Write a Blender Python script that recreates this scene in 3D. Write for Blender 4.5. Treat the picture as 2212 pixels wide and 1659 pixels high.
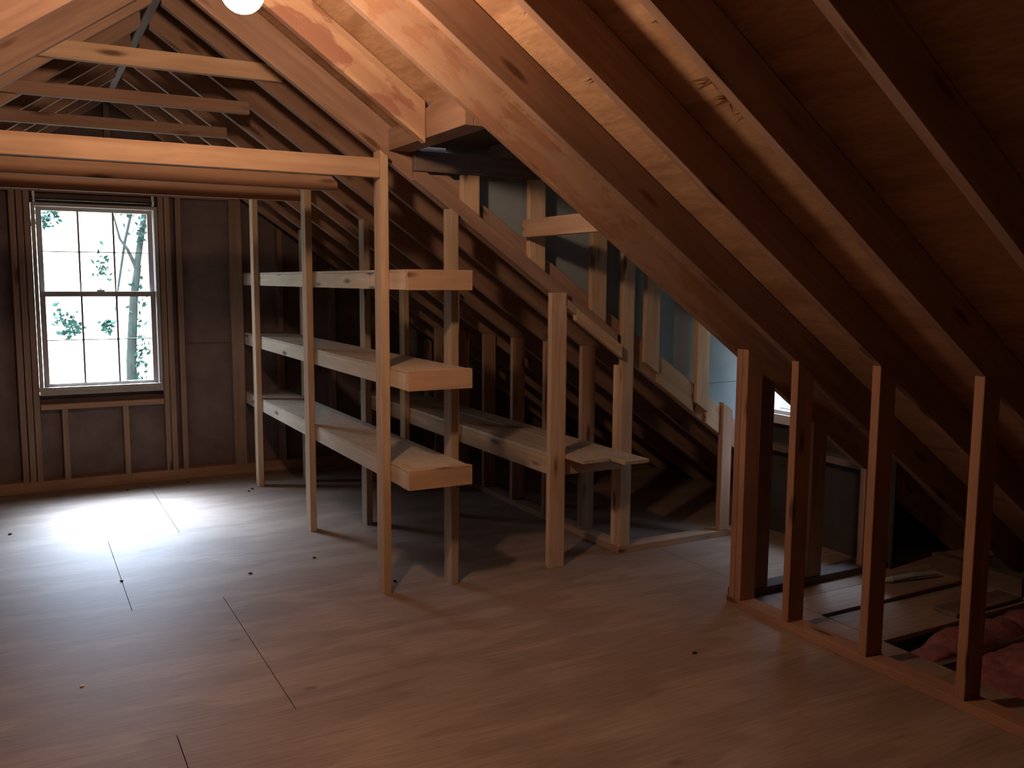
import bpy, bmesh, math, random
from mathutils import Vector, Matrix
random.seed(7)
for o in list(bpy.data.objects): bpy.data.objects.remove(o)
SC = bpy.context.scene
COL = SC.collection

# ------------------------------------------------------------------ camera
cam_d = bpy.data.cameras.new('camera'); cam = bpy.data.objects.new('camera', cam_d); COL.objects.link(cam)
cam_d.sensor_width = 36; cam_d.lens = 31.79; cam_d.clip_start = .02; cam_d.clip_end = 200
Rr = (0.878148, -0.478347, 0.006353); Rd = (-0.048467, -0.102172, -0.993585); Rf = (0.475927, 0.872207, -0.112906)
M = Matrix(((Rr[0], -Rd[0], -Rf[0], 0), (Rr[1], -Rd[1], -Rf[1], 0), (Rr[2], -Rd[2], -Rf[2], 1.46), (0, 0, 0, 1)))
cam.matrix_world = M
SC.camera = cam
SC.view_settings.view_transform = 'Standard'; SC.view_settings.look = 'None'
SC.view_settings.gamma = 1; SC.view_settings.use_curve_mapping = False
SC.view_settings.exposure = -0.12

# ------------------------------------------------------------------ light
SKY_HIGH = (0.68, 0.84, 1.14); SKY_LOW = (0.93, 0.99, 0.99)
SKY_S = 34.0; LOBE_S = 420.0
LAMP_S = 455.0; LAMP_C = (1.0, 0.65, 0.43)
w = bpy.data.worlds.new('daylight'); SC.world = w; w.use_nodes = True
nt = w.node_tree; nt.nodes.clear()
tc = nt.nodes.new('ShaderNodeTexCoord'); sx = nt.nodes.new('ShaderNodeSeparateXYZ'); rp = nt.nodes.new('ShaderNodeValToRGB')
bg = nt.nodes.new('ShaderNodeBackground'); ow = nt.nodes.new('ShaderNodeOutputWorld')
nt.links.new(tc.outputs['Generated'], sx.inputs[0]); nt.links.new(sx.outputs['Z'], rp.inputs[0])
rp.color_ramp.elements[0].position = .10; rp.color_ramp.elements[0].color = tuple(c*.22 for c in SKY_LOW)+(1,)
rp.color_ramp.elements[1].position = .80; rp.color_ramp.elements[1].color = SKY_HIGH+(1,)
_e = rp.color_ramp.elements.new(.45); _e.color = tuple(c*.45 for c in SKY_HIGH)+(1,)
# veiled sun: a broad bright lobe of the overcast sky, high behind the far gable window
dp = nt.nodes.new('ShaderNodeVectorMath'); dp.operation = 'DOT_PRODUCT'; nt.links.new(tc.outputs['Generated'], dp.inputs[0]); dp.inputs[1].default_value = (-0.05, .62, .782)
cl = nt.nodes.new('ShaderNodeMath'); cl.operation = 'MAXIMUM'; nt.links.new(dp.outputs['Value'], cl.inputs[0]); cl.inputs[1].default_value = 0
pw = nt.nodes.new('ShaderNodeMath'); pw.operation = 'POWER'; nt.links.new(cl.outputs[0], pw.inputs[0]); pw.inputs[1].default_value = 26
st = nt.nodes.new('ShaderNodeMath'); st.operation = 'MULTIPLY_ADD'; nt.links.new(pw.outputs[0], st.inputs[0]); st.inputs[1].default_value = LOBE_S; st.inputs[2].default_value = SKY_S
# sky strength lowered on the dormer's side, added to weaken its window light
mr = nt.nodes.new('ShaderNodeMapRange'); nt.links.new(sx.outputs['X'], mr.inputs[0])
for i_, v_ in enumerate((.30, .65, 1.0, .16)): mr.inputs[i_+1].default_value = v_
sm_ = nt.nodes.new('ShaderNodeMath'); sm_.operation = 'MULTIPLY'; nt.links.new(st.outputs[0], sm_.inputs[0]); nt.links.new(mr.outputs[0], sm_.inputs[1])
nt.links.new(sm_.outputs[0], bg.inputs[1])
nt.links.new(rp.outputs[0], bg.inputs[0])
nt.links.new(bg.outputs[0], ow.inputs[0])
def portal(name, loc, rot, sx_, sy_):
    l = bpy.data.lights.new(name, 'AREA'); l.shape = 'RECTANGLE'; l.size = sx_; l.size_y = sy_
    o = bpy.data.objects.new(name, l); COL.objects.link(o); o.location = loc; o.rotation_euler = rot
    l.cycles.is_portal = True
portal('portal_gable', (.495, 7.02, 1.31), (math.radians(-90), 0, 0), .80, 1.30)
portal('portal_dormer', (3.93, 3.52, 1.17), (0, math.radians(90), 0), .90, .70)

# ------------------------------------------------------------------ materials
def N(nt, t, **kw):
    n = nt.nodes.new(t)
    for k, v in kw.items(): setattr(n, k, v)
    return n
def mixc(nt, fac, a, b, mode='MIX'):
    m = nt.nodes.new('ShaderNodeMix'); m.data_type = 'RGBA'; m.blend_type = mode
    for s, v in ((0, fac), (6, a), (7, b)):
        if isinstance(v, bpy.types.NodeSocket): nt.links.new(v, m.inputs[s])
        elif v is not None: m.inputs[s].default_value = v if s == 0 else tuple(v)+((1,) if len(v) == 3 else ())
    return m.outputs[2]
def maprange(nt, v, a, b, c=0, d=1):
    m = N(nt, 'ShaderNodeMapRange'); nt.links.new(v, m.inputs[0])
    for i, x in enumerate((a, b, c, d)): m.inputs[i+1].default_value = x
    return m.outputs[0]
def base_mat(name, rough=.75, spec=.25):
    m = bpy.data.materials.new(name); m.use_nodes = True; nt = m.node_tree
    b = nt.nodes['Principled BSDF']; b.inputs['Roughness'].default_value = rough; b.inputs['Specular IOR Level'].default_value = spec
    return m, nt, b
def coords(nt, scale, world=False):
    t = N(nt, 'ShaderNodeTexCoord'); oi = N(nt, 'ShaderNodeObjectInfo')
    add = N(nt, 'ShaderNodeVectorMath', operation='ADD'); mul = N(nt, 'ShaderNodeMath', operation='MULTIPLY')
    nt.links.new(oi.outputs['Random'], mul.inputs[0]); mul.inputs[1].default_value = 0 if world else 37.0
    nt.links.new(t.outputs['Object'], add.inputs[0]); nt.links.new(mul.outputs[0], add.inputs[1])
    mp = N(nt, 'ShaderNodeMapping'); nt.links.new(add.outputs[0], mp.inputs[0]); mp.inputs['Scale'].default_value = scale
    return add.outputs[0], mp.outputs[0], oi.outputs['Random']
def noise(nt, vec, scale, detail=3, dist=0, rough=.5):
    n = N(nt, 'ShaderNodeTexNoise'); nt.links.new(vec, n.inputs['Vector']); n.inputs['Scale'].default_value = scale
    n.inputs['Detail'].default_value = detail; n.inputs['Distortion'].default_value = dist; n.inputs['Roughness'].default_value = rough
    return n.outputs['Fac']
def mapv(nt, vec, scale):
    mp = N(nt, 'ShaderNodeMapping'); nt.links.new(vec, mp.inputs[0]); mp.inputs['Scale'].default_value = scale; return mp.outputs[0]
def lumber(name, light, dark, knot=(.10, .045, .025), var=.25, knots=.085, stain=0.0, stain_c=(.2, .09, .06), rough=.78):
    m, nt, b = base_mat(name, rough)
    raw, v, rnd = coords(nt, (1.3, 22, 22))
    g1 = noise(nt, v, 1.0, 4, .8)
    g2 = noise(nt, mapv(nt, raw, (.9, 7, 7)), 1.0, 2, .4)
    wv = N(nt, 'ShaderNodeMath', operation='SINE'); ml = N(nt, 'ShaderNodeMath', operation='MULTIPLY'); nt.links.new(g2, ml.inputs[0]); ml.inputs[1].default_value = 46
    nt.links.new(ml.outputs[0], wv.inputs[0])
    c = mixc(nt, maprange(nt, g1, .3, .72), dark, light)
    c = mixc(nt, maprange(nt, wv.outputs[0], .2, 1, 0, .35), c, dark)
    big = noise(nt, mapv(nt, raw, (1.1, 3, 3)), 1.6, 3, .3)
    c = mixc(nt, maprange(nt, big, .45, .75, 0, .5), c, tuple(x*.62 for x in dark))
    if stain:
        st = noise(nt, mapv(nt, raw, (2.2, 5, 5)), 1.25, 5, .5, .6)
        c = mixc(nt, maprange(nt, st, .49, .53, 0, stain), c, stain_c)
    vo = N(nt, 'ShaderNodeTexVoronoi'); nt.links.new(mapv(nt, raw, (2.6, 11, 11)), vo.inputs['Vector']); vo.inputs['Scale'].default_value = 1
    c = mixc(nt, maprange(nt, vo.outputs['Distance'], knots, knots*2.3, .9, 0), c, knot)
    # every board its own tone
    hv = N(nt, 'ShaderNodeHueSaturation'); nt.links.new(c, hv.inputs['Color'])
    nt.links.new(maprange(nt, rnd, 0, 1, 1-var, 1+var), hv.inputs['Value'])
    nt.links.new(hv.outputs[0], b.inputs['Base Color'])
    bp = N(nt, 'ShaderNodeBump'); nt.links.new(g1, bp.inputs['Height']); bp.inputs['Strength'].default_value = .25; bp.inputs['Distance'].default_value = .002
    nt.links.new(bp.outputs[0], b.inputs['Normal'])
    return m
def plywood(name, light, dark, stretch, contour=30, amt=.5, rough=.7, spots=True, sharp=1, spec=.25, spot_c=(.08, .05, .035)):
    """rotary-cut veneer: long wavy contour bands along the sheet's grain"""
    m, nt, b = base_mat(name, rough, spec)
    raw, v, rnd = coords(nt, stretch, True)
    n = noise(nt, v, 1.0, 3, .6)
    ml = N(nt, 'ShaderNodeMath', operation='MULTIPLY'); nt.links.new(n, ml.inputs[0]); ml.inputs[1].default_value = contour
    s = N(nt, 'ShaderNodeMath', operation='SINE'); nt.links.new(ml.outputs[0], s.inputs[0])
    c = mixc(nt, maprange(nt, s.outputs[0], -sharp, sharp, 0, amt), light, dark)
    fine = noise(nt, mapv(nt, v, (3, 9, 9)), 1.6, 4, .2)
    c = mixc(nt, maprange(nt, fine, .35, .7, 0, .35), c, tuple(x*.6 for x in dark))
    dirt = noise(nt, raw, 1.1, 5, .3, .6)
    c = mixc(nt, maprange(nt, dirt, .45, .7, 0, .35), c, tuple(x*.55 for x in dark))
    if spots:
        vo = N(nt, 'ShaderNodeTexVoronoi'); nt.links.new(mapv(nt, v, (1.3, .55, 1)), vo.inputs['Vector']); vo.inputs['Scale'].default_value = 1.0
        c = mixc(nt, maprange(nt, vo.outputs['Distance'], .02, .06, .6, 0), c, spot_c)
    nt.links.new(c, b.inputs['Base Color'])
    bp = N(nt, 'ShaderNodeBump'); nt.links.new(fine, bp.inputs['Height']); bp.inputs['Strength'].default_value = .2; bp.inputs['Distance'].default_value = .002
    nt.links.new(bp.outputs[0], b.inputs['Normal'])
    return m
def plain(name, col, rough=.6, metal=0, spec=.3, mott=0.0, sc=6):
    m, nt, b = base_mat(name, rough, spec); b.inputs['Metallic'].default_value = metal
    if mott:
        raw, v, r = coords(nt, (sc, sc, sc)); n = noise(nt, v, 1, 5, .3, .6)
        nt.links.new(mixc(nt, maprange(nt, n, .3, .7), tuple(x*(1-mott) for x in col), tuple(min(1, x*(1+mott)) for x in col)), b.inputs['Base Color'])
    else: b.inputs['Base Color'].default_value = tuple(col)+(1,)
    return m
M_NEW = lumber('stud_pine', (.56, .42, .29), (.42, .27, .16))
M_RAFT = lumber('rafter_pine', (.36, .235, .165), (.25, .145, .10), var=.12)
M_STAIN = lumber('stained_rafter_pine', (.58, .39, .25), (.42, .25, .16), var=.05, stain=.72, stain_c=(.25, .105, .075), knots=.05)
M_STAIN2 = lumber('pale_stained_rafter_pine', (.40, .235, .15), (.29, .15, .095), var=.03, stain=.36, stain_c=(.44, .34, .26), knots=.06)
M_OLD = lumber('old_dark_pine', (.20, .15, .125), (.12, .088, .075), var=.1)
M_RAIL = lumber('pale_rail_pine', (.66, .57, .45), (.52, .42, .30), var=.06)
M_KNEE = lumber('knee_wall_pine', (.40, .225, .145), (.30, .16, .10), var=.08)
M_TIE = lumber('tie_pine', (.58, .40, .26), (.42, .26, .165), var=.08)
M_PLATE = lumber('plate_pine', (.45, .28, .18), (.33, .19, .12), var=.1)
M_DECK = plywood('roof_sheathing', (.46, .285, .165), (.24, .125, .07), (9.0, 1.3, 9.0), 11, .7, spots=False)
M_FLOOR = plywood('floor_plywood', (.35, .255, .195), (.165, .105, .075), (1.2, 5.5, 5.5), 13, .33, rough=.55, spec=.3, sharp=.35)
M_SHELF = plywood('shelf_plywood', (.52, .42, .32), (.38, .29, .21), (4.0, .7, 4.0), 22, .4)
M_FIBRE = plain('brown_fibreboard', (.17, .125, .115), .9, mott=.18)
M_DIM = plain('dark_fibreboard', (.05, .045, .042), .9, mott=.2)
M_GREY = plain('grey_sheathing', (.25, .29, .30), .9, mott=.06)
M_FRAME = plain('window_paint', (.34, .30, .27), .55, mott=.06)
M_WHITEW = plain('white_window_paint', (.62, .58, .54), .5)
M_LEAD = plain('muntin_paint', (.17, .15, .14), .6)
M_DARK = plain('dark_metal', (.03, .028, .027), .45, .6)
M_BRACK = plain('white_bracket', (.72, .70, .66), .4)
M_DEBRIS = plain('dark_debris', (.025, .02, .018), .9)
M_CHIP = plain('white_chip', (.8, .78, .74), .8)
M_PINK = plain('pink_fibreglass', (.24, .09, .095), 1.0, mott=.35, sc=22)
M_PAPER = plain('kraft_facing', (.30, .26, .22), .9, mott=.2)
M_GYP = plain('gypsum', (.09, .085, .08), .9)
M_CORD = plain('cord', (.05, .045, .04), .6)
M_SOCK = plain('porcelain', (.75, .73, .68), .35)
M_BARK = plain('bark', (.02, .024, .018), .9, mott=.4)
M_LEAF = plain('leaf', (.008, .038, .024), .8, mott=.4)
M_CLOTH = plain('pale_scrap', (.33, .38, .38), .9, mott=.15)
def glass_mat():
    m = bpy.data.materials.new('window_glass'); m.use_nodes = True; nt = m.node_tree; nt.nodes.clear()
    o = N(nt, 'ShaderNodeOutputMaterial'); mx = N(nt, 'ShaderNodeMixShader'); t = N(nt, 'ShaderNodeBsdfTransparent'); g = N(nt, 'ShaderNodeBsdfGlossy')
    g.inputs['Roughness'].default_value = .02
    t.inputs[0].default_value = (.95, .98, .97, 1)
    mx.inputs[0].default_value = .04; nt.links.new(t.outputs[0], mx.inputs[1]); nt.links.new(g.outputs[0], mx.inputs[2]); nt.links.new(mx.outputs[0], o.inputs[0])
    return m
M_GLASS = glass_mat()
def emis(name, col, s):
    m = bpy.data.materials.new(name); m.use_nodes = True; nt = m.node_tree; b = nt.nodes['Principled BSDF']
    b.inputs['Emission Color'].default_value = tuple(col)+(1,); b.inputs['Emission Strength'].default_value = s; b.inputs['Base Color'].default_value = (.9, .85, .8, 1)
    return m
M_BULB = emis('lit_bulb', LAMP_C, LAMP_S)

# ------------------------------------------------------------------ geometry helpers
AX = {'x': Vector((1, 0, 0)), 'y': Vector((0, 1, 0)), 'z': Vector((0, 0, 1))}
def tag(o, label=None, cat=None, group=None, kind=None):
    if label: o['label'] = label
    if cat: o['category'] = cat
    if group: o['group'] = group
    if kind: o['kind'] = kind
    return o
def empty(name, loc, label, cat, group=None):
    o = bpy.data.objects.new(name, None); COL.objects.link(o); o.location = loc; o.empty_display_size = .1
    return tag(o, label, cat, group)
WM = {}
def finish(name, bm, mat, mw, parent=None, bev=.0018):
    bmesh.ops.recalc_face_normals(bm, faces=bm.faces)
    if bev:
        es = [e for e in bm.edges if len(e.link_faces) == 2 and e.calc_face_angle(0) > .5]
        bmesh.ops.bevel(bm, geom=es, offset=bev, segments=1, affect='EDGES', clamp_overlap=True)
    me = bpy.data.meshes.new(name); bm.to_mesh(me); bm.free(); me.materials.append(mat)
    o = bpy.data.objects.new(name, me); COL.objects.link(o)
    WM[o.name] = mw.copy()
    if parent is not None:
        o.parent = parent
        loc = parent.location if parent.parent is None else (parent.location + parent.parent.location)
        if parent.type == 'MESH': mw = parent.matrix_world_store.inverted() @ mw if hasattr(parent, 'matrix_world_store') else mw
        else: mw = Matrix.Translation(-Vector(loc)) @ mw
    o.matrix_local = mw
    return o
def add_prism(bm, pts3, dvec):
    a = [bm.verts.new(p) for p in pts3]; b = [bm.verts.new(Vector(p)+dvec) for p in pts3]
    bm.faces.new(a); bm.faces.new(b[::-1]); n = len(a)
    for i in range(n): bm.faces.new((a[i], a[(i+1) % n], b[(i+1) % n], b[i]))
def prism(name, poly, nrm, n0, n1, grain, mat, parent=None, bev=.0018):
    """poly: points in the plane across axis nrm (x: (y,z), y: (x,z), z: (x,y)); extruded n0..n1; grain: Vector along the grain"""
    def P(p, n): return Vector({'x': (n, p[0], p[1]), 'y': (p[0], n, p[1]), 'z': (p[0], p[1], n)}[nrm])
    pts = [P(p, n0) for p in poly]; c = sum(pts, Vector())/len(pts)
    U = Vector(grain).normalized(); Nn = AX[nrm]; V = Nn.cross(U).normalized(); 
    R = Matrix((U, V, U.cross(V))).transposed(); mw = Matrix.Translation(c) @ R.to_4x4(); inv = mw.inverted()
    bm = bmesh.new(); add_prism(bm, [inv @ p for p in pts], R.inverted() @ (Nn*(n1-n0)))
    return finish(name, bm, mat, mw, parent, bev)
def box(name, x0, x1, y0, y1, z0, z1, mat, grain='z', parent=None, bev=.0018):
    nrm = {'z': 'y', 'x': 'y', 'y': 'x'}[grain]
    if nrm == 'y': return prism(name, [(x0, z0), (x1, z0), (x1, z1), (x0, z1)], 'y', y0, y1, AX[grain], mat, parent, bev)
    return prism(name, [(y0, z0), (y1, z0), (y1, z1), (y0, z1)], 'x', x0, x1, AX[grain], mat, parent, bev)
def raw_box(bm, x0, x1, y0, y1, z0, z1):
    add_prism(bm, [Vector((x0, y0, z0)), Vector((x1, y0, z0)), Vector((x1, y1, z0)), Vector((x0, y1, z0))], Vector((0, 0, z1-z0)))
def mesh_obj(name, bm, mat, parent=None, loc=None):
    return finish(name, bm, mat, Matrix.Translation(loc or (0, 0, 0)), parent, 0)
def tube(bm, pts, r, seg=10):
    pts = [Vector(p) for p in pts]; rings = []
    for i, p in enumerate(pts):
        d = (pts[min(i+1, len(pts)-1)]-pts[max(i-1, 0)]).normalized()
        a = d.orthogonal().normalized(); b = d.cross(a); rr = r[i] if isinstance(r, (list, tuple)) else r
        rings.append([bm.verts.new(p+a*math.cos(t)*rr+b*math.sin(t)*rr) for t in [2*math.pi*k/seg for k in range(seg)]])
    for r0, r1 in zip(rings, rings[1:]):
        for k in range(seg): bm.faces.new((r0[k], r0[(k+1) % seg], r1[(k+1) % seg], r1[k]))
    bm.faces.new(rings[0][::-1]); bm.faces.new(rings[-1])

# ------------------------------------------------------------------ roof numbers
MS = .704; XR = .592                       # pitch, ridge line
ZB = {-1.6: 3.15, -1.19: 3.15, -.78: 3.15, -.37: 3.15, .04: 3.15, .45: 3.15, .86: 3.15, 1.459: 3.15, 1.872: 3.12, 2.283: 3.12, 2.70: 3.105, 3.11: 3.148,
      3.515: 3.075, 3.944: 3.05, 4.33: 3.075, 4.74: 3.072, 5.15: 3.07, 5.56: 3.07, 5.97: 3.07, 6.38: 3.07, 6.79: 3.07}
DEPTH = .168; TH = .019
def deck0(y):
    ks = sorted(ZB); v = lambda k: max(ZB[k]+DEPTH, 0)
    if y <= ks[0]: return v(ks[0])
    if y >= ks[-1]: return v(ks[-1])
    for a, b in zip(ks, ks[1:]):
        if a <= y <= b: t = (y-a)/(b-a); return v(a)*(1-t)+v(b)*t
def mir(x): return 2*XR-x
SLR = Vector((1, 0, -MS)); SLL = Vector((1, 0, MS))
FARY = 6.97; BACKY = -2.0; EAVE = 5.05

# ------------------------------------------------------------------ setting: floor
bm = bmesh.new()
G = .003
rows = [(5.40, FARY, .76), (4.19, 5.40, .38), (2.94, 4.19, .77), (1.70, 2.94, .383), (.48, 1.70, .77), (-.74, .48, .383), (BACKY, -.74, .77)]
for (y0, y1, s) in rows:
    cuts = [-3.8] + [s-2.27, s] + [3.045 if y0 > 1.5 or y1 < 2 else s+2.27] + [4.9]
    if s < .5: cuts = [-3.8, s-2.27, s, 2.82, 4.9]
    for a, b in zip(cuts, cuts[1:]):
        if y0 < 2.9 and b > 3.06: b = 3.058
        if b - a < .02 or a >= 3.058 and y0 < 2.9: continue
        raw_box(bm, a+G/2, b-G/2, y0+.0003, y1-.0003, -.018, 0)
FLOOR = tag(mesh_obj('floor', bm, M_FLOOR), 'worn plywood subfloor laid in staggered sheets', kind='structure')
bm = bmesh.new(); raw_box(bm, -3.9, 5.1, BACKY, FARY, -.235, -.222)
tag(mesh_obj('floor', bm, M_GYP), 'gypsum board closing the joist bays under the attic', kind='structure')
# loose floor boards over the right-hand joists
tag(box('floor_board', 3.062, 4.28, 2.405, 2.70, -.018, .001, M_FLOOR, 'x'), 'narrow plywood strip laid beside the open insulation gap behind the right knee wall', 'floor board')
tag(box('floor_board', 3.062, 4.15, 2.735, 2.937, -.018, .001, M_FLOOR, 'x'), 'narrow plywood strip laid between the dormer side wall and the strip at the gap', 'floor board')
for i, y in enumerate((2.20, 1.80, 1.40, 1.0)):
    tag(box('floor_joist', 3.065, 4.6, y-.02, y+.02, -.22, -.03, M_OLD, 'x'),
        ['exposed floor joist at the far edge of the pink insulation', 'second exposed floor joist counted from the insulation gap', 'third exposed floor joist, in the right corner of the photo', 'nearest exposed floor joist behind the right knee wall'][i], 'joist', 'exposed floor joists')

# ------------------------------------------------------------------ setting: ceiling (roof sheathing)
def deck(side):
    bm = bmesh.new(); ys = [BACKY] + sorted(ZB) + [FARY+.02]
    ys = sorted(set([y for y in ys if y not in (3.11, 3.944)] + [3.13, 3.965]))
    T = .013
    for a, b in zip(ys, ys[1:]):
      hole = side > 0 and a >= 3.12 and b <= 3.97
      for (xs, xe) in (((XR, 1.60), (3.90, EAVE)) if hole else ((XR, EAVE),)):
        pts = []
        for (x, y) in ((xs, a), (xe, a), (xe, b), (xs, b)):
            z = deck0(y)-MS*x; pts.append(Vector((x if side > 0 else mir(x), y, z)))
        if side < 0: pts = pts[::-1]
        lo = [bm.verts.new(p) for p in pts]; hi = [bm.verts.new(p+Vector((0, 0, T))) for p in pts]
        bm.faces.new(lo); bm.faces.new(hi[::-1])
        for i in range(4): bm.faces.new((lo[i], lo[(i+1) % 4], hi[(i+1) % 4], hi[i]))
    return bm
CEIL = tag(mesh_obj('ceiling', deck(1), M_DECK), 'plywood roof sheathing of the right slope', kind='structure')
tag(mesh_obj('ceiling', deck(-1), M_DECK), 'plywood roof sheathing of the left slope', kind='structure')
# splinters torn out of the sheathing by nails
def splinter(x, y, s, ang):
    bm = bmesh.new()
    for k in range(5):
        a = ang+random.uniform(-.5, .5); L = s*random.uniform(.5, 1.1); b = Vector((math.cos(a), math.sin(a), 0)); c = Vector((-b.y, b.x, 0))
        base = Vector((random.uniform(-.3, .3)*s, random.uniform(-.3, .3)*s, 0)); wd = s*random.uniform(.07, .16)
        tip = base+b*L+Vector((0, 0, -s*random.uniform(.3, .6)))
        vs = [bm.verts.new(base+c*wd), bm.verts.new(base-c*wd), bm.verts.new(base+Vector((0, 0, .003))), bm.verts.new(tip)]
        for f in ((0, 1, 3), (1, 2, 3), (2, 0, 3), (0, 2, 1)): bm.faces.new([vs[i] for i in f])
    z = deck0(y)-MS*x
    o = finish('splinter', bm, M_DECK, Matrix.Translation((x, y, z-.001)) @ Matrix.Rotation(math.atan(MS), 4, 'Y'), None, 0)
    o.parent = CEIL
for (x, y, s) in ((1.42, 2.48, .035), (1.55, 2.45, .03), (1.66, 2.48, .04), (1.83, 2.46, .03), (1.95, 2.48, .045), (2.3, 2.46, .04), (2.6, 2.44, .03),
                  (1.42, 2.07, .03), (1.58, 2.05, .03), (1.78, 2.06, .05), (1.84, 2.07, .05), (1.90, 2.06, .035), (2.25, 2.04, .03)):
    splinter(x, y, s*1.25, random.uniform(1.2, 1.9))

# ------------------------------------------------------------------ setting: walls
def roofz(x, y=6.8): return deck0(y)-MS*(x if x >= XR else mir(x))+.008
WX0, WX1, WZ0, WZ1 = .105, .895, .66, 1.965
def gable(name, y0, y1, hole, label):
    bm = bmesh.new(); yy = (y0+y1)/2; D = Vector((0, y1-y0, 0)); xl, xr = mir(EAVE), EAVE
    def P(l): add_prism(bm, [Vector((x, y0, z)) for x, z in l], D)
    if hole:
        P([(xl, -.02), (WX0, -.02), (WX0, roofz(WX0, yy)), (xl, roofz(xl, yy))])
        P([(WX1, -.02), (xr, -.02), (xr, roofz(xr, yy)), (WX1, roofz(WX1, yy))])
        P([(WX0, -.02), (WX1, -.02), (WX1, WZ0), (WX0, WZ0)])
        P([(WX0, WZ1), (WX1, WZ1), (WX1, roofz(WX1, yy)), (XR, roofz(XR, yy)), (WX0, roofz(WX0, yy))])
    else: P([(xl, -.02), (xr, -.02), (xr, roofz(xr, yy)), (XR, roofz(XR, yy)), (xl, roofz(xl, yy))])
    return tag(mesh_obj(name, bm, M_FIBRE), label, kind='structure')
gable('wall_far', 6.97, 6.985, True, 'dark fibreboard sheathing of the far gable wall')
gable('wall_back', BACKY-.015, BACKY, False, 'dark fibreboard sheathing of the gable wall behind the photographer')
# horizontal battens of sheathing joints on the far wall
tag(box('trim_1', .90, 3.2, 6.962, 6.97, .985, .989, M_OLD, 'x'), 'sheathing joint to the right of the window', kind='structure')

# gable studs
def stud(x0, x1, y0, y1, z0, z1, label, group=None, mat=M_NEW, name='wall_stud', cat='wall stud', slope=None):
    """slope=(z0line): top is cut along the roof underside z = slope - MS*x"""
    if slope is not None: poly = [(x0, z0), (x1, z0), (x1, slope-MS*x1), (x0, slope-MS*x0)]
    else: poly = [(x0, z0), (x1, z0), (x1, z1), (x0, z1)]
    return tag(prism(name, poly, 'y', y0, y1, AX['z'], mat), label, cat, group)
GY0, GY1 = 6.88, 6.969
M_GST = lumber('gable_stud_pine', (.34, .235, .17), (.24, .155, .11), var=.12)
gg = 'studs of the far gable wall'
for (a, b, l) in ((-.023, .015, 'outermost of the studs packed left of the window'), (.021, .059, 'middle of the studs packed left of the window'), (.064, .1, 'gable stud touching the left side of the window'),
                  (.90, .936, 'gable stud touching the right side of the window'), (.941, .979, 'second stud right of the window, against the first'), (1.014, 1.052, 'single gable stud a hand right of the window studs')):
    stud(a, b, GY0, GY1, .076, 2.035, l, gg, M_GST)
stud(1.385, 1.474, GY0, GY0+.038, .076, 2.035, 'broad gable stud where the shelf rack meets the far wall', gg, M_GST)
stud(.232, .270, GY0, GY1, .076, .565, 'short cripple stud under the left half of the window', 'cripple studs under the window', M_GST)
stud(.620, .658, GY0, GY1, .076, .565, 'short cripple stud under the right half of the window', 'cripple studs under the window', M_GST)
for x, l in ((1.735, 'gable stud seen dimly behind the rack, nearest the broad corner stud'), (2.14, 'second dim gable stud behind the shelf rack'), (2.55, 'third dim gable stud behind the shelf rack'), (2.96, 'dim gable stud beyond the far end of the low bench')):
    stud(x, x+.038, GY0, GY1, .076, 0, l, gg, M_GST, slope=3.07)
for x, l in ((-.39, 'gable stud off to the left of the window, upper end under the ties'), (-.80, 'gable stud two bays left of the window')):
    stud(x, x+.038, GY0, GY1, .076, 1.9, l, gg, M_GST)
tag(box('sill_plate', -2.9, 3.9, GY0, GY1, 0, .076, M_PLATE, 'x'), 'doubled floor plate along the foot of the far gable wall', 'wall plate')
tag(box('rough_sill', .105, .895, GY0, GY1, .565, .603, M_PLATE, 'x'), 'flat lumber sill under the far window', 'window sill')
tag(box('header_plate', -.6, 1.47, GY0, GY1, 2.035, 2.073, M_GST, 'x'), 'horizontal plate above the far window', 'wall plate')
for x, l in ((.10, 'left stud above the far window plate'), (.573, 'middle stud above the far window plate'), (.98, 'right stud above the far window plate')):
    o = stud(x, x+.038, GY0, GY1, 2.073, 0, l, 'short studs above the window plate', M_GST, slope=3.06 if x > .5 else None) if x > .5 else stud(x, x+.038, GY0, GY1, 2.073, 2.26, l, 'short studs above the window plate', M_GST)

# ------------------------------------------------------------------ window_1 (far gable), double-hung 6 over 6
W1 = tag(bpy.data.objects.new('window_1', None), 'white-lit double hung window with six panes in each sash', kind='structure'); COL.objects.link(W1); W1.location = (.5, 6.9, .66)
def frame_ring(bm, x0, x1, z0, z1, wl, wr, wb, wt, y0, y1):
    raw_box(bm, x0, x0+wl, y0, y1, z0, z1); raw_box(bm, x1-wr, x1, y0, y1, z0, z1)
    raw_box(bm, x0+wl, x1-wr, y0, y1, z0, z0+wb); raw_box(bm, x0+wl, x1-wr, y0, y1, z1-wt, z1)
def wpart(name, bm, mat, par): 
    return finish(name, bm, mat, Matrix.Identity(4), par, 0)
bm = bmesh.new(); frame_ring(bm, .106, .894, .665, 1.962, .024, .024, .03, .022, 6.872, 6.985); wpart('window_frame', bm, M_FRAME, W1)
bm = bmesh.new(); raw_box(bm, .10, .885, 6.845, 6.885, .695, .722); wpart('window_sill', bm, M_FRAME, W1)
XA, XB = .134, .866
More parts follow.
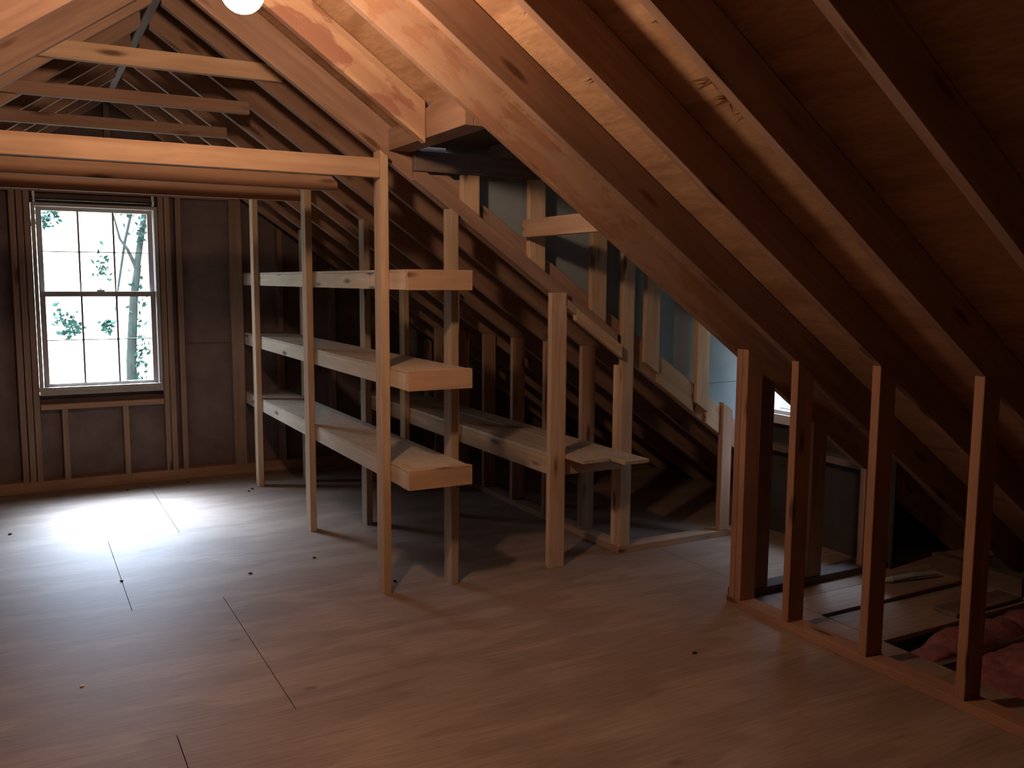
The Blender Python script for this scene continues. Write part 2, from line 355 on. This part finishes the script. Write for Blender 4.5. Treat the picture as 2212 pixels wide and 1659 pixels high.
def sash(z0, z1, y0, y1, gb, gt, label):
    bm = bmesh.new(); frame_ring(bm, XA, XB, z0, z1, .034, .034, gb, gt, y0, y1)
    s = wpart('sash', bm, M_FRAME, W1); s['label'] = label
    gx0, gx1, gz0, gz1 = XA+.034, XB-.034, z0+gb, z1-gt; bm = bmesh.new(); ym = (y0+y1)/2
    for k in (1, 2):
        x = gx0+(gx1-gx0)*k/3; raw_box(bm, x-.006, x+.006, ym-.009, ym+.009, gz0, gz1)
        z = (gz0+gz1)/2
        bmesh.ops.create_icosphere(bm, subdivisions=1, radius=.011, matrix=Matrix.Translation((x, ym, z)))
    z = (gz0+gz1)/2; raw_box(bm, gx0, gx1, ym-.005, ym+.005, z-.003, z+.003)
    m = finish('muntin', bm, M_LEAD, Matrix.Identity(4), None, 0); m.parent = s
    bm = bmesh.new(); raw_box(bm, gx0, gx1, ym-.0015, ym+.0015, gz0, gz1)
    g = finish('pane', bm, M_GLASS, Matrix.Identity(4), None, 0); g.parent = s
    return s
sash(.698, 1.372, 6.888, 6.918, .045, .036, 'lower sash')
sash(1.338, 1.938, 6.925, 6.955, .03, .024, 'upper sash')
bm = bmesh.new(); raw_box(bm, .485, .535, 6.872, 6.888, 1.372, 1.384); bmesh.ops.create_icosphere(bm, subdivisions=1, radius=.008, matrix=Matrix.Translation((.51, 6.875, 1.39))); wpart('sash_lock', bm, M_BRACK, W1)

# curtain rod over the window
rodE = empty('curtain_rod', (.5, 6.85, 1.99), 'thin dark curtain rod on two small white brackets above the far window', 'curtain rod')
bm = bmesh.new(); tube(bm, [(.10, 6.845, 1.984), (.89, 6.845, 1.984)], .007); finish('rod', bm, M_DARK, Matrix.Identity(4), rodE, 0)
for x in (.125, .866):
    bm = bmesh.new(); raw_box(bm, x-.008, x+.008, 6.868, 6.88, 1.965, 2.035); tube(bm, [(x, 6.872, 1.975), (x, 6.845, 1.968), (x, 6.835, 1.985), (x, 6.838, 1.998)], .006, 8)
    finish('bracket', bm, M_BRACK, Matrix.Identity(4), rodE, 0)

# ------------------------------------------------------------------ ridge and rafters
tag(box('ridge_board', .573, .611, BACKY+.01, GY0, 2.662, 2.85, M_OLD, 'y'), 'dark ridge board running along the peak of the roof', 'ridge board')
RY = sorted(ZB)
def rafter(y, side, mat, label, x1=4.66, x0=None, group=None):
    x0 = .611 if x0 is None else x0; zb = ZB[y]
    zt = DEPTH-.002
    lo = lambda x: zb-MS*x
    foot = max(0, 0)
    pts = [(x0, lo(x0)), (x1, lo(x1)), (x1, lo(x1)+zt), (x0, lo(x0)+zt)]
    if lo(x1) < 0.002:
        xf = (zb-.002)/MS; pts = [(x0, lo(x0)), (xf, .002), (min(x1, xf+.2), .002), (min(x1, xf+.2), lo(min(x1, xf+.2))+zt), (x0, lo(x0)+zt)]
    if side < 0: pts = [(mir(x), z) for x, z in pts][::-1]
    return tag(prism('rafter', pts, 'y', y-TH, y+TH, SLR if side > 0 else SLL, mat), label, 'rafter', group)
rlab = {1.459: 'rightmost rafter in the photo, pale edge crossing the top right corner', 1.872: 'rafter over the rightmost knee wall stud, second from the top right corner',
        2.283: 'dark rafter just in front of the light bulb, third from the top right corner', 2.70: 'rafter just beyond the light bulb, fourth from the top right corner',
        3.11: 'long knotty rafter forming the near edge of the dormer opening', 3.515: 'short water-stained rafter ending at the dormer header',
        3.944: 'rafter forming the far edge of the dormer opening, over the tallest shelf post', 4.33: 'right rafter holding the end of the highest tie',
        4.74: 'right rafter holding the end of the middle upper tie', 5.15: 'right rafter holding the end of the farthest upper tie', 5.56: 'right rafter one bay beyond the farthest upper tie',
        5.97: 'right rafter two bays beyond the farthest upper tie', 6.38: 'right rafter one bay short of the far gable wall', 6.79: 'right rafter nearest the far gable wall',
        .86: 'right rafter just outside the top right corner, nearest the photographer'}
for y in RY:
    if y in rlab:
        mat = M_STAIN if y == 3.515 else M_STAIN2 if y == 3.11 else M_RAFT
        rafter(y, 1, mat, rlab[y], x1=1.498 if y == 3.515 else 4.66, group='rafters of the right roof slope')
llab = {3.515: 'left rafter closest to the light, at the top left corner', 3.944: 'bright left rafter crossing above the highest tie', 4.33: 'left rafter at the near face of the highest tie', 4.74: 'left rafter at the middle upper tie',
        5.15: 'left rafter at the farthest upper tie', 5.56: 'left rafter one bay beyond the farthest upper tie', 5.97: 'left rafter two bays beyond the farthest upper tie', 6.38: 'left rafter one bay short of the gable', 6.79: 'left rafter nearest the gable'}
for y in RY:
    if y in llab: rafter(y, -1, M_RAFT, llab[y], group='rafters of the left roof slope')

# collar ties
def tie(y0, z0, z1, x1, label, clip=0, mat=M_TIE, group=None):
    xl = mir(x1)-(.30 if z0 > 2.1 else 0)
    c = clip
    poly = [(xl, z0), (x1, z0), (x1, z1-c), (x1-c, z1), (xl+c, z1), (xl, z1-c)] if c else [(xl, z0), (x1, z0), (x1, z1), (xl, z1)]
    return tag(prism('collar_tie', poly, 'y', y0, y0+.038, AX['x'], mat), label, 'collar tie', group)
tie(4.272, 2.363, 2.438, 1.12, 'highest and brightest upper tie, its square end nailed to the rafter', group='upper collar ties')
tie(4.682, 2.278, 2.336, 1.06, 'middle of the three upper ties, below the highest one', mat=M_RAFT, group='upper collar ties')
tie(5.092, 2.213, 2.268, 1.03, 'farthest and greyest of the three upper ties', mat=M_RAFT, group='upper collar ties')
tie(3.87, 1.913, 1.998, 1.439, 'big bright lower tie ending at the tallest shelf post', group='lower collar ties')
tie(4.352, 1.893, 1.962, 1.40, 'second lower tie, just under the bright one, with a clipped end', .03, mat=M_PLATE, group='lower collar ties')
tie(4.762, 1.869, 1.936, 1.33, 'lowest and farthest tie, just above the window', .03, mat=M_PLATE, group='lower collar ties')

# ------------------------------------------------------------------ dormer
ZA = 3.05
def dtop(x, y): return deck0(y)-MS*x-.004
for xa, xb, l in ((1.50, 1.538, 'reddish front board of the doubled header across the top of the dormer opening'), (1.54, 1.608, 'dark rear board of the doubled header, hidden but for its underside')):
    tag(prism('dormer_header', [(3.131, 2.04), (3.924, 2.04), (3.924, dtop(xb, 3.924)), (3.515, dtop(xb, 3.515)), (3.131, dtop(xb, 3.131))], 'x', xa, xb, AX['y'], M_RAFT), l, 'header')
# ledger on the far trimmer rafter, studs stand on it
tag(prism('stud_ledger', [(1.612, ZA-MS*1.612), (2.75, ZA-MS*2.75), (2.75, 3.13-MS*2.75), (1.674, 1.952), (1.612, 1.952)], 'y', 3.887, 3.924, SLR, M_RAFT), 'sloping ledger nailed to the far dormer rafter, carrying the short studs', 'ledger')
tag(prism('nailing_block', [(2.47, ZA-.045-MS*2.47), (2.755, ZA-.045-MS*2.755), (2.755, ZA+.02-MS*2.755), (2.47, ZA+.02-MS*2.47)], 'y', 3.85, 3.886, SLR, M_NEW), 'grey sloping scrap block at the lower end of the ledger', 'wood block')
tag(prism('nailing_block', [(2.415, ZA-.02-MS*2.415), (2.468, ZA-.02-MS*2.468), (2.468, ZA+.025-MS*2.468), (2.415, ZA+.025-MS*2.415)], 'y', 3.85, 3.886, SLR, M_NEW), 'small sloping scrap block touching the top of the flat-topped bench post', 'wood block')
for xa, xb, l in ((3.03, 3.284, 'pale sloping strip added over the far dormer rafter to whiten its daylit face, left of the whitest dormer stud'), (3.382, 3.482, 'pale sloping strip added over the far dormer rafter to whiten its daylit face, right of the whitest dormer stud')):  # thin pale strips added to put dormer daylight into the rafter face's colour
    tag(prism('lit_face_strip', [(xa, ZA+.002-MS*xa), (xb, ZA+.002-MS*xb), (xb, 3.21-MS*xb), (xa, 3.21-MS*xa)], 'y', 3.906, 3.9235, SLR, M_NEW), l, 'board')
cs = 'studs of the far dormer side wall'
def cheek(x0, x1, zline, label, top=1.953, y0=3.887, y1=3.924):
    return tag(prism('wall_stud', [(x0, zline-MS*x0), (x1, zline-MS*x1), (x1, top), (x0, top)], 'y', y0, y1, AX['z'], M_NEW), label, 'wall stud', cs)
cheek(1.852, 1.941, 3.132, 'shortest pale stud high in the dormer, nearest the header')
cheek(2.215, 2.304, 3.132, 'pale dormer stud behind the cross block')
cheek(2.585, 2.674, 3.132, 'pale dormer stud between the cross block and the long post')
cheek(2.935, 3.024, 3.098, 'pale dormer stud with the grey sheathing on its right')
cheek(3.288, 3.377, 3.112, 'whitest dormer stud, nearest the dormer window')
tag(box('wall_post', 2.785, 2.855, 3.887, 3.924, .038, 1.953, M_NEW), 'long two-tone corner post at the end of the low bench, rising into the dormer', 'post')
tag(box('wall_post', 2.785, 2.855, 3.926, 3.972, .038, 1.02, M_NEW), 'shorter post doubled behind the long corner post', 'post')
tag(prism('wall_stud', [(3.488, .038), (3.56, .038), (3.56, .735), (3.488, .785)], 'y', 3.887, 3.924, AX['z'], M_PLATE), 'short stud at the low end of the far dormer side wall', 'wall stud')
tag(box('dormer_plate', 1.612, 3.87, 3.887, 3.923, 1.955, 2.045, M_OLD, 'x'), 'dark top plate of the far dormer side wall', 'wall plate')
tag(box('dormer_plate', 1.95, 3.87, 3.045, 3.088, 1.955, 2.045, M_OLD, 'x'), 'dark top plate of the near dormer side wall', 'wall plate')
tag(box('cross_block', 2.172, 2.21, 3.132, 3.886, 1.672, 1.757, M_TIE, 'y'), 'orange cross block spanning the dormer between a stud and the near rafter', 'wood block')
tag(box('floor_plate', 2.785, 3.87, 3.888, 3.975, 0, .037, M_PLATE, 'x'), 'floor plate of the far dormer side wall, left of the alcove', 'wall plate')
tag(box('floor_plate', 2.875, 3.87, 3.045, 3.134, 0, .037, M_OLD, 'x'), 'dark floor plate of the near dormer side wall', 'wall plate')
# sheathing of the dormer cheeks, front and roof
def wallprism(name, polys, nrm, n0, n1, mat, label):
    bm = bmesh.new()
    for poly in polys:
        pts = [Vector({'x': (n0, p[0], p[1]), 'y': (p[0], n0, p[1])}[nrm]) for p in poly]; add_prism(bm, pts, AX[nrm]*(n1-n0))
    return tag(mesh_obj(name, bm, mat), label, kind='structure')
dk = 3.232
wallprism('wall_dormer_far', [[(1.68, 2.05), (3.1215, dk-MS*3.1215), (3.1215, 2.05)],
    [(3.1215, dk-MS*3.1215), (3.4215, dk-MS*3.4215), (3.4215, 2.05), (3.1215, 2.05)], [(3.4215, dk-MS*3.4215), (4.05, dk-MS*4.05), (4.05, 2.05), (3.4215, 2.05)]],
    'y', 3.976, 3.99, M_GREY, 'grey sheathing of the far dormer side wall')
wallprism('wall_dormer_near', [[(1.776, 2.05), (4.05, 3.30-MS*4.05), (4.05, 2.05)]], 'y', 3.028, 3.042, M_GREY, 'grey sheathing of the near dormer side wall')
tag(box('trim_2', 3.40, 3.88, 3.9745, 3.9758, .888, .8905, M_DARK, 'x', None, 0), 'dark joint line low in the grey dormer sheathing', kind='structure')
DY0, DY1, DZ0, DZ1 = 3.20, 3.875, .735, 1.36
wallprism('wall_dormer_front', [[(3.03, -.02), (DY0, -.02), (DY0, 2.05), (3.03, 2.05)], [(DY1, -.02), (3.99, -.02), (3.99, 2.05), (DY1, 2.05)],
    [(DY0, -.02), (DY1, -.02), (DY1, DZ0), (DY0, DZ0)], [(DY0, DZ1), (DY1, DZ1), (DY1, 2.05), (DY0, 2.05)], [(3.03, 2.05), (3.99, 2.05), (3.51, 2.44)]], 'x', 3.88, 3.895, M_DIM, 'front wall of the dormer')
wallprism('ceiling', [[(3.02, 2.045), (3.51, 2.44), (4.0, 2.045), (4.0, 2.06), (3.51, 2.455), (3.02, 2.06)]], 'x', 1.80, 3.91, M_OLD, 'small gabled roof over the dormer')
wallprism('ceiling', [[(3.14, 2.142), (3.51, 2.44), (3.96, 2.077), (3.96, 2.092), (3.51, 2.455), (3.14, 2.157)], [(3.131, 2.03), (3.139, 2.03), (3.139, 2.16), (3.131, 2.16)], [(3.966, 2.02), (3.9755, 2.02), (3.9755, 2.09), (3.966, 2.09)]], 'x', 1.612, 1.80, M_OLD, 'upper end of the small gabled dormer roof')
wallprism('wall_dormer_back', [[(3.14, 2.10), (3.96, 2.10), (3.51, 2.44)]], 'x', 1.60, 1.61, M_OLD, 'triangle closing the dormer roof above its header')
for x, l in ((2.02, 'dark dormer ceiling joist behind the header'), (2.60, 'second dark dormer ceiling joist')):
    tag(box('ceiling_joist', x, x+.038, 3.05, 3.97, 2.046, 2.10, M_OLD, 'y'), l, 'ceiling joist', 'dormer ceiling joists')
# window_2 (dormer)
W2 = tag(bpy.data.objects.new('window_2', None), 'white painted dormer window', kind='structure'); COL.objects.link(W2); W2.location = (3.85, 3.53, .7)
def yframe(bm, y0, y1, z0, z1, t, x0, x1):
    raw_box(bm, x0, x1, y0, y0+t, z0, z1); raw_box(bm, x0, x1, y1-t, y1, z0, z1); raw_box(bm, x0, x1, y0+t, y1-t, z0, z0+t); raw_box(bm, x0, x1, y0+t, y1-t, z1-t, z1)
bm = bmesh.new(); yframe(bm, DY0, DY1, .705, DZ1, .028, 3.82, 3.90); finish('window_frame', bm, M_WHITEW, Matrix.Identity(4), W2, 0)
bm = bmesh.new(); raw_box(bm, 3.795, 3.82, DY0, 3.88, .66, .712); finish('window_sill', bm, M_WHITEW, Matrix.Identity(4), W2, 0)
bm = bmesh.new(); raw_box(bm, 3.86, 3.863, DY0+.028, DY1-.028, .73, DZ1-.028); finish('pane', bm, M_GLASS, Matrix.Identity(4), W2, 0)
tag(box('rough_sill', 3.79, 3.875, 3.10, 3.885, .50, .538, M_OLD, 'y'), 'flat lumber sill under the dormer window', 'window sill')

# ------------------------------------------------------------------ knee walls
kw = 'studs of the right knee wall'
ZK = 3.12
for y, l in ((1.853, 'rightmost stud of the right knee wall'), (2.264, 'second stud from the right in the right knee wall'), (2.665, 'third stud from the right in the right knee wall')):
    stud(2.785, 2.874, y, y+.037, .038, 0, l, kw, M_KNEE, slope={1.853: 3.119, 2.264: 3.119, 2.665: 3.104}[y])
tag(prism('wall_stud', [(2.785, .038), (2.874, .038), (2.874, 3.132-MS*2.874), (2.785, 3.132-MS*2.785)], 'y', 2.955, 2.991, AX['z'], M_KNEE), 'near one of the doubled red studs at the left end of the right knee wall', 'wall stud', kw)
tag(prism('wall_stud', [(2.785, .038), (2.874, .038), (2.874, 3.132-MS*2.874), (2.785, 3.132-MS*2.785)], 'y', 2.993, 3.027, AX['z'], M_KNEE), 'far one of the doubled red studs at the left end of the right knee wall', 'wall stud', kw)
tag(box('floor_plate', 2.785, 2.874, -.6, 3.042, 0, .037, M_KNEE, 'y'), 'floor plate under the right knee wall, running toward the bottom right corner', 'wall plate')
ns = 'studs of the near dormer side wall'
for x, l in ((2.957, 'dark stud just right of the doubled red studs, on the dark plate'), (3.308, 'middle dark stud of the near dormer side wall'), (3.685, 'right dark stud of the near dormer side wall')):
    stud(x, x+.089, 3.05, 3.086, .038, 0, l, ns, M_RAFT, slope=3.132)
tag(prism('stud_block', [(2.876, .30), (2.953, .30), (2.953, 3.13-MS*2.953), (2.876, 3.13-MS*2.876)], 'y', 3.05, 3.07, AX['z'], M_RAFT), 'thin board filling the corner beside the doubled red studs', 'wood block')
nk = 'studs of the far knee wall behind the low bench'
nkl = ['nearest', 'second', 'third', 'fourth', 'fifth', 'sixth', 'seventh']
for i in range(6):
    y = 4.273+.41*i
    tag(box('wall_stud', 2.785, 2.874, y, y+.036, .038, 1.10, M_PLATE), nkl[i]+' stud of the knee wall behind the low bench, counted from the alcove', 'wall stud', nk)
tag(box('floor_plate', 2.785, 2.874, 3.977, 6.878, 0, .037, M_PLATE, 'y'), 'floor plate of the knee wall behind the low bench', 'wall plate')

# ------------------------------------------------------------------ shelf rack
rack = empty('shelf_rack', (1.6, 5.2, 0), 'tall open lumber shelf rack with three long plywood shelves', 'shelf')
def post(x0, x1, y0, top, label=None, par=rack, y1=None):
    o = prism('post', [(x0, 0), (x1, 0), (x1, top-MS*x1), (x0, top-MS*x0)], 'y', y0, (y1 or y0+.089), AX['z'], M_NEW, par)
    if label: o['label'] = label
post(1.44, 1.477, 3.868, 3.048, 'tallest front post, reaching the rafter')
post(1.44, 1.477, 5.075, 3.066); post(1.44, 1.477, 6.368, 3.066)
post(1.779, 1.816, 3.855, 3.046); post(1.779, 1.816, 5.063, 3.066); post(1.779, 1.816, 6.36, 3.066)
for T, e1 in ((1.508, 6.879), (1.068, 6.879), (.625, 6.879)):
    sh = box('shelf', 1.4785, 1.7775, 3.69, e1, T-.012, T, M_SHELF, 'y', rack, .001)
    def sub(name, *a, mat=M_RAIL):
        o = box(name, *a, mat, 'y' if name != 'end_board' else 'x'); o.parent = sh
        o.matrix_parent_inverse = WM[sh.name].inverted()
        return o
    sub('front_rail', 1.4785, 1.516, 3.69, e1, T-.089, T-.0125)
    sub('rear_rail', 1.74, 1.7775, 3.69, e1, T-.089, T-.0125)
    sub('end_board', 1.4785, 1.79, 3.652, 3.689, T-.09, T, mat=M_TIE)

# low bench
bench = empty('low_bench', (2.5, 5.2, 0), 'low lumber bench of two boards behind the shelf rack', 'bench')
o = box('post', 2.322, 2.412, 3.849, 3.886, 0, 1.405, M_NEW, 'z', bench); o['label'] = 'flat-topped front post facing the room'
post(2.322, 2.359, 4.998, 3.066, par=bench); post(2.322, 2.359, 5.807, 3.066, par=bench)
box('rail', 2.36, 2.398, 3.887, 6.879, .47, .562, M_NEW, 'y', bench)
box('board', 2.414, 2.572, 3.685, 5.45, .563, .583, M_SHELF, 'y', bench); box('board', 2.586, 2.735, 3.575, 5.6, .563, .583, M_SHELF, 'y', bench)
box('board', 2.36, 2.572, 5.46, 6.878, .563, .583, M_SHELF, 'y', bench); box('board', 2.586, 2.735, 5.61, 6.878, .563, .583, M_SHELF, 'y', bench)
box('board', 2.36, 2.4125, 3.888, 5.45, .563, .583, M_SHELF, 'y', bench)
for y in (3.888, 4.31, 5.13, 5.95): box('cleat', 2.399, 2.784, y, y+.038, .47, .562, M_PLATE, 'x', bench)

# ------------------------------------------------------------------ insulation behind the right knee wall
def fluff(name, x0, x1, y0, y1, z, amp, label, seed, mat=M_PINK):
    rnd = random.Random(seed); nx, ny = max(6, int((x1-x0)/.03)), max(5, int((y1-y0)/.03)); bm = bmesh.new(); V = []
    from mathutils import noise as mn
    for i in range(nx+1):
        for j in range(ny+1):
            u, v = i/nx, j/ny; e = min(1, 5*min(u, 1-u))*min(1, 4*min(v, 1-v)); x = x0+(x1-x0)*u; y = y0+(y1-y0)*v
            h = z-.10+e*(.10+amp*(mn.noise(Vector((x*9+seed, y*9, 0)))+.6*mn.noise(Vector((x*24, y*24, seed)))))
            V.append(bm.verts.new((x+.01*mn.noise(Vector((x*20, y*20, 5))), y, h)))
    for i in range(nx):
        for j in range(ny): bm.faces.new((V[i*(ny+1)+j], V[(i+1)*(ny+1)+j], V[(i+1)*(ny+1)+j+1], V[i*(ny+1)+j+1]))
    c = Vector(((x0+x1)/2, (y0+y1)/2, z))
    bmesh.ops.translate(bm, verts=bm.verts, vec=-c)
    o = tag(finish(name, bm, mat, Matrix.Translation(c), None, 0), label, 'insulation', 'pink insulation batts between the joists')
    for p in o.data.polygons: p.use_smooth = True
    sm = o.modifiers.new('thickness', 'SOLIDIFY'); sm.thickness = .05; sm.offset = -1
fluff('insulation_batt', 3.10, 4.4, 2.235, 2.38, -.04, .04, 'pink insulation bulging up in the gap beside the plywood strip', 1)
fluff('insulation_batt', 3.07, 4.5, 1.84, 2.165, -.02, .035, 'pink insulation batt right of the rightmost knee wall stud', 2)
fluff('insulation_batt', 3.07, 4.5, 1.44, 1.765, -.02, .035, 'pink insulation batt at the right edge of the photo', 3)
tag(box('scrap_board', 3.55, 4.02, 2.42, 2.54, .0015, .02, M_OLD, 'x'), 'dark scrap board lying across the strip behind the rightmost stud', 'board')
bm = bmesh.new()
pts = [(3.62, 2.93, .0), (3.70, 2.88, .02), (3.82, 2.85, .03), (3.98, 2.83, .02)]
tube(bm, pts, [.008, .016, .014, .010], 8)
tag(finish('cloth_scrap', bm, M_CLOTH, Matrix.Identity(4), None, 0), 'pale rolled scrap lying on the dark floor between the two right studs', 'scrap')
tag(box('scrap_board', 4.06, 4.12, 2.45, 2.93, .0015, .09, M_OLD, 'y'), 'low board on edge near the eave behind the right knee wall', 'board')

# ------------------------------------------------------------------ bulb
L = Vector((.577, 2.60, 2.237))
lamp = empty('hanging_bulb', L, 'bare glowing light bulb hanging near the ridge at the top edge', 'light bulb')
bm = bmesh.new(); bmesh.ops.create_uvsphere(bm, u_segments=32, v_segments=20, radius=.058)
for v in bm.verts:
    if v.co.z > .02: f_ = min(1.2, (v.co.z-.02)/.038); v.co.x *= 1-.5*f_**1.3; v.co.y *= 1-.5*f_**1.3; v.co.z += .022*f_
o = finish('bulb', bm, M_BULB, Matrix.Translation(L), lamp, 0)
for p in o.data.polygons: p.use_smooth = True
bm = bmesh.new(); tube(bm, [L+Vector((0, 0, .074)), L+Vector((0, 0, .11)), L+Vector((0, 0, .135))], [.021, .024, .012], 20); finish('socket', bm, M_SOCK, Matrix.Identity(4), lamp, 0)
bm = bmesh.new(); tube(bm, [L+Vector((0, 0, .128)), L+Vector((.012, .005, .24)), L+Vector((.015, 0, .34)), Vector((.592, 2.60, 2.622))], .004, 8); finish('cord', bm, M_CORD, Matrix.Identity(4), lamp, 0)

# ------------------------------------------------------------------ debris on the floor
chips = [(.606, 6.669, 'just below the far wall plate, under the window'), (-.101, 5.802, 'at the left edge of the photo on the bright floor'), (1.311, 4.569, 'between the second and the tallest rack post'),
         (.955, 4.463, 'on the open floor left of the tallest rack post'), (1.382, 6.321, 'by the farthest front rack post, right of a pair'), (1.346, 6.26, 'by the farthest front rack post, left of a pair'),
         (.378, 4.63, 'on the floor seam below the bright patch'), (1.02, 6.75, 'near the gable plate right of the bright patch'), (2.286, 2.667, 'on the brown floor left of the right knee wall'), (1.55, 4.02, 'against the foot of the tallest rack post')]
for (x, y, l) in chips:
    bm = bmesh.new(); bmesh.ops.create_icosphere(bm, subdivisions=2, radius=.0085)
    for v in bm.verts: v.co = Vector((v.co.x*random.uniform(.7, 1.5), v.co.y*random.uniform(.6, 1.1), v.co.z*.5*random.uniform(.7, 1.2)))
    tag(finish('debris_crumb', bm, M_DEBRIS, Matrix.Translation((x, y, .005)), None, 0), 'tiny dark crumb '+l, 'debris', 'dark crumbs on the floor')
bm = bmesh.new(); bmesh.ops.create_icosphere(bm, subdivisions=1, radius=.009)
for v in bm.verts: v.co.z *= .4
tag(finish('paint_chip', bm, M_CHIP, Matrix.Translation((.137, 3.47, .003)), None, 0), 'tiny white chip alone on the floor at lower left', 'debris')

# ------------------------------------------------------------------ outside: tree by the window
tree = empty('tree', (1.4, 13.0, -5.5), 'slender forked leafy tree outside the far window', 'tree')
bm = bmesh.new()
tube(bm, [(1.25, 13, -5.5), (1.29, 13, -.5), (1.30, 13, .4), (1.36, 13, 1.2), (1.43, 13, 1.65)], [.12, .08, .065, .055, .045])
tube(bm, [(1.41, 13, 1.6), (1.50, 13.05, 2.1), (1.62, 13.1, 2.8), (1.9, 13.3, 4.5)], [.045, .04, .03, .01])
tube(bm, [(1.41, 13, 1.6), (1.30, 12.95, 1.85), (1.22, 13, 1.98), (1.15, 13, 2.3)], [.03, .02, .016, .01], 8)
tube(bm, [(1.12, 12.9, 1.05), (1.18, 12.95, 1.4), (1.28, 13, 1.95), (1.46, 13.1, 2.65), (1.7, 13.2, 3.5)], [.008, .014, .018, .018, .01], 8)
finish('trunk', bm, M_BARK, Matrix.Identity(4), tree, 0)
def leaves(cent, n, s, parent, seed):
    rnd = random.Random(seed); bm = bmesh.new()
    for i in range(n):
        c = rnd.choice(cent); p = Vector(c[:3])+Vector((rnd.gauss(0, c[3]), rnd.gauss(0, c[3]), rnd.gauss(0, c[4] if len(c) > 4 else c[3])))
        q = Matrix.Rotation(rnd.uniform(0, 6.28), 3, 'Z') @ Matrix.Rotation(rnd.uniform(-1.2, 1.2), 3, 'X') @ Matrix.Rotation(rnd.uniform(0, 6.28), 3, 'Y')
        L_ = s*rnd.uniform(.6, 1.3); pts = [(0, 0, 0), (.28*L_, .05*L_, .4*L_), (0, 0, L_), (-.28*L_, .05*L_, .4*L_)]
        vs = [bm.verts.new(p+q @ Vector(t)) for t in pts]; bm.faces.new(vs)
    return finish('foliage', bm, M_LEAF, Matrix.Identity(4), parent, 0)
leaves([(1.40, 13, 1.2, .05, .3), (1.42, 13, .6, .06, .25), (1.38, 13, .35, .05, .15), (1.45, 13, -.1, .16, .15), (1.2, 12.9, -.25, .12, .1), (1.5, 13, 2.1, .06, .12), (1.02, 13, .85, .03, .05), (1.0, 13, 1.6, .05, .1), (1.3, 13, 2.4, .12)], 420, .085, tree, 3)
tree2 = empty('tree', (-1.5, 14, -5.5), 'leafy branch tips reaching in from the left outside the far window', 'tree')
bm = bmesh.new(); tube(bm, [(-1.5, 14, -5.5), (-1.5, 14, 1.5), (-.6, 14, 3.2), (.2, 14, 2.9), (.55, 13.9, 2.35)], [.15, .1, .05, .02, .008], 8); finish('trunk', bm, M_BARK, Matrix.Identity(4), tree2, 0)
leaves([(.35, 14, 2.55, .14, .12), (.5, 14, 2.35, .07, .06), (.3, 14, 2.2, .08, .04), (.85, 14, 2.55, .12, .05), (.55, 14, .9, .09, .08), (.65, 14, .75, .07, .05)], 300, .10, tree2, 5)
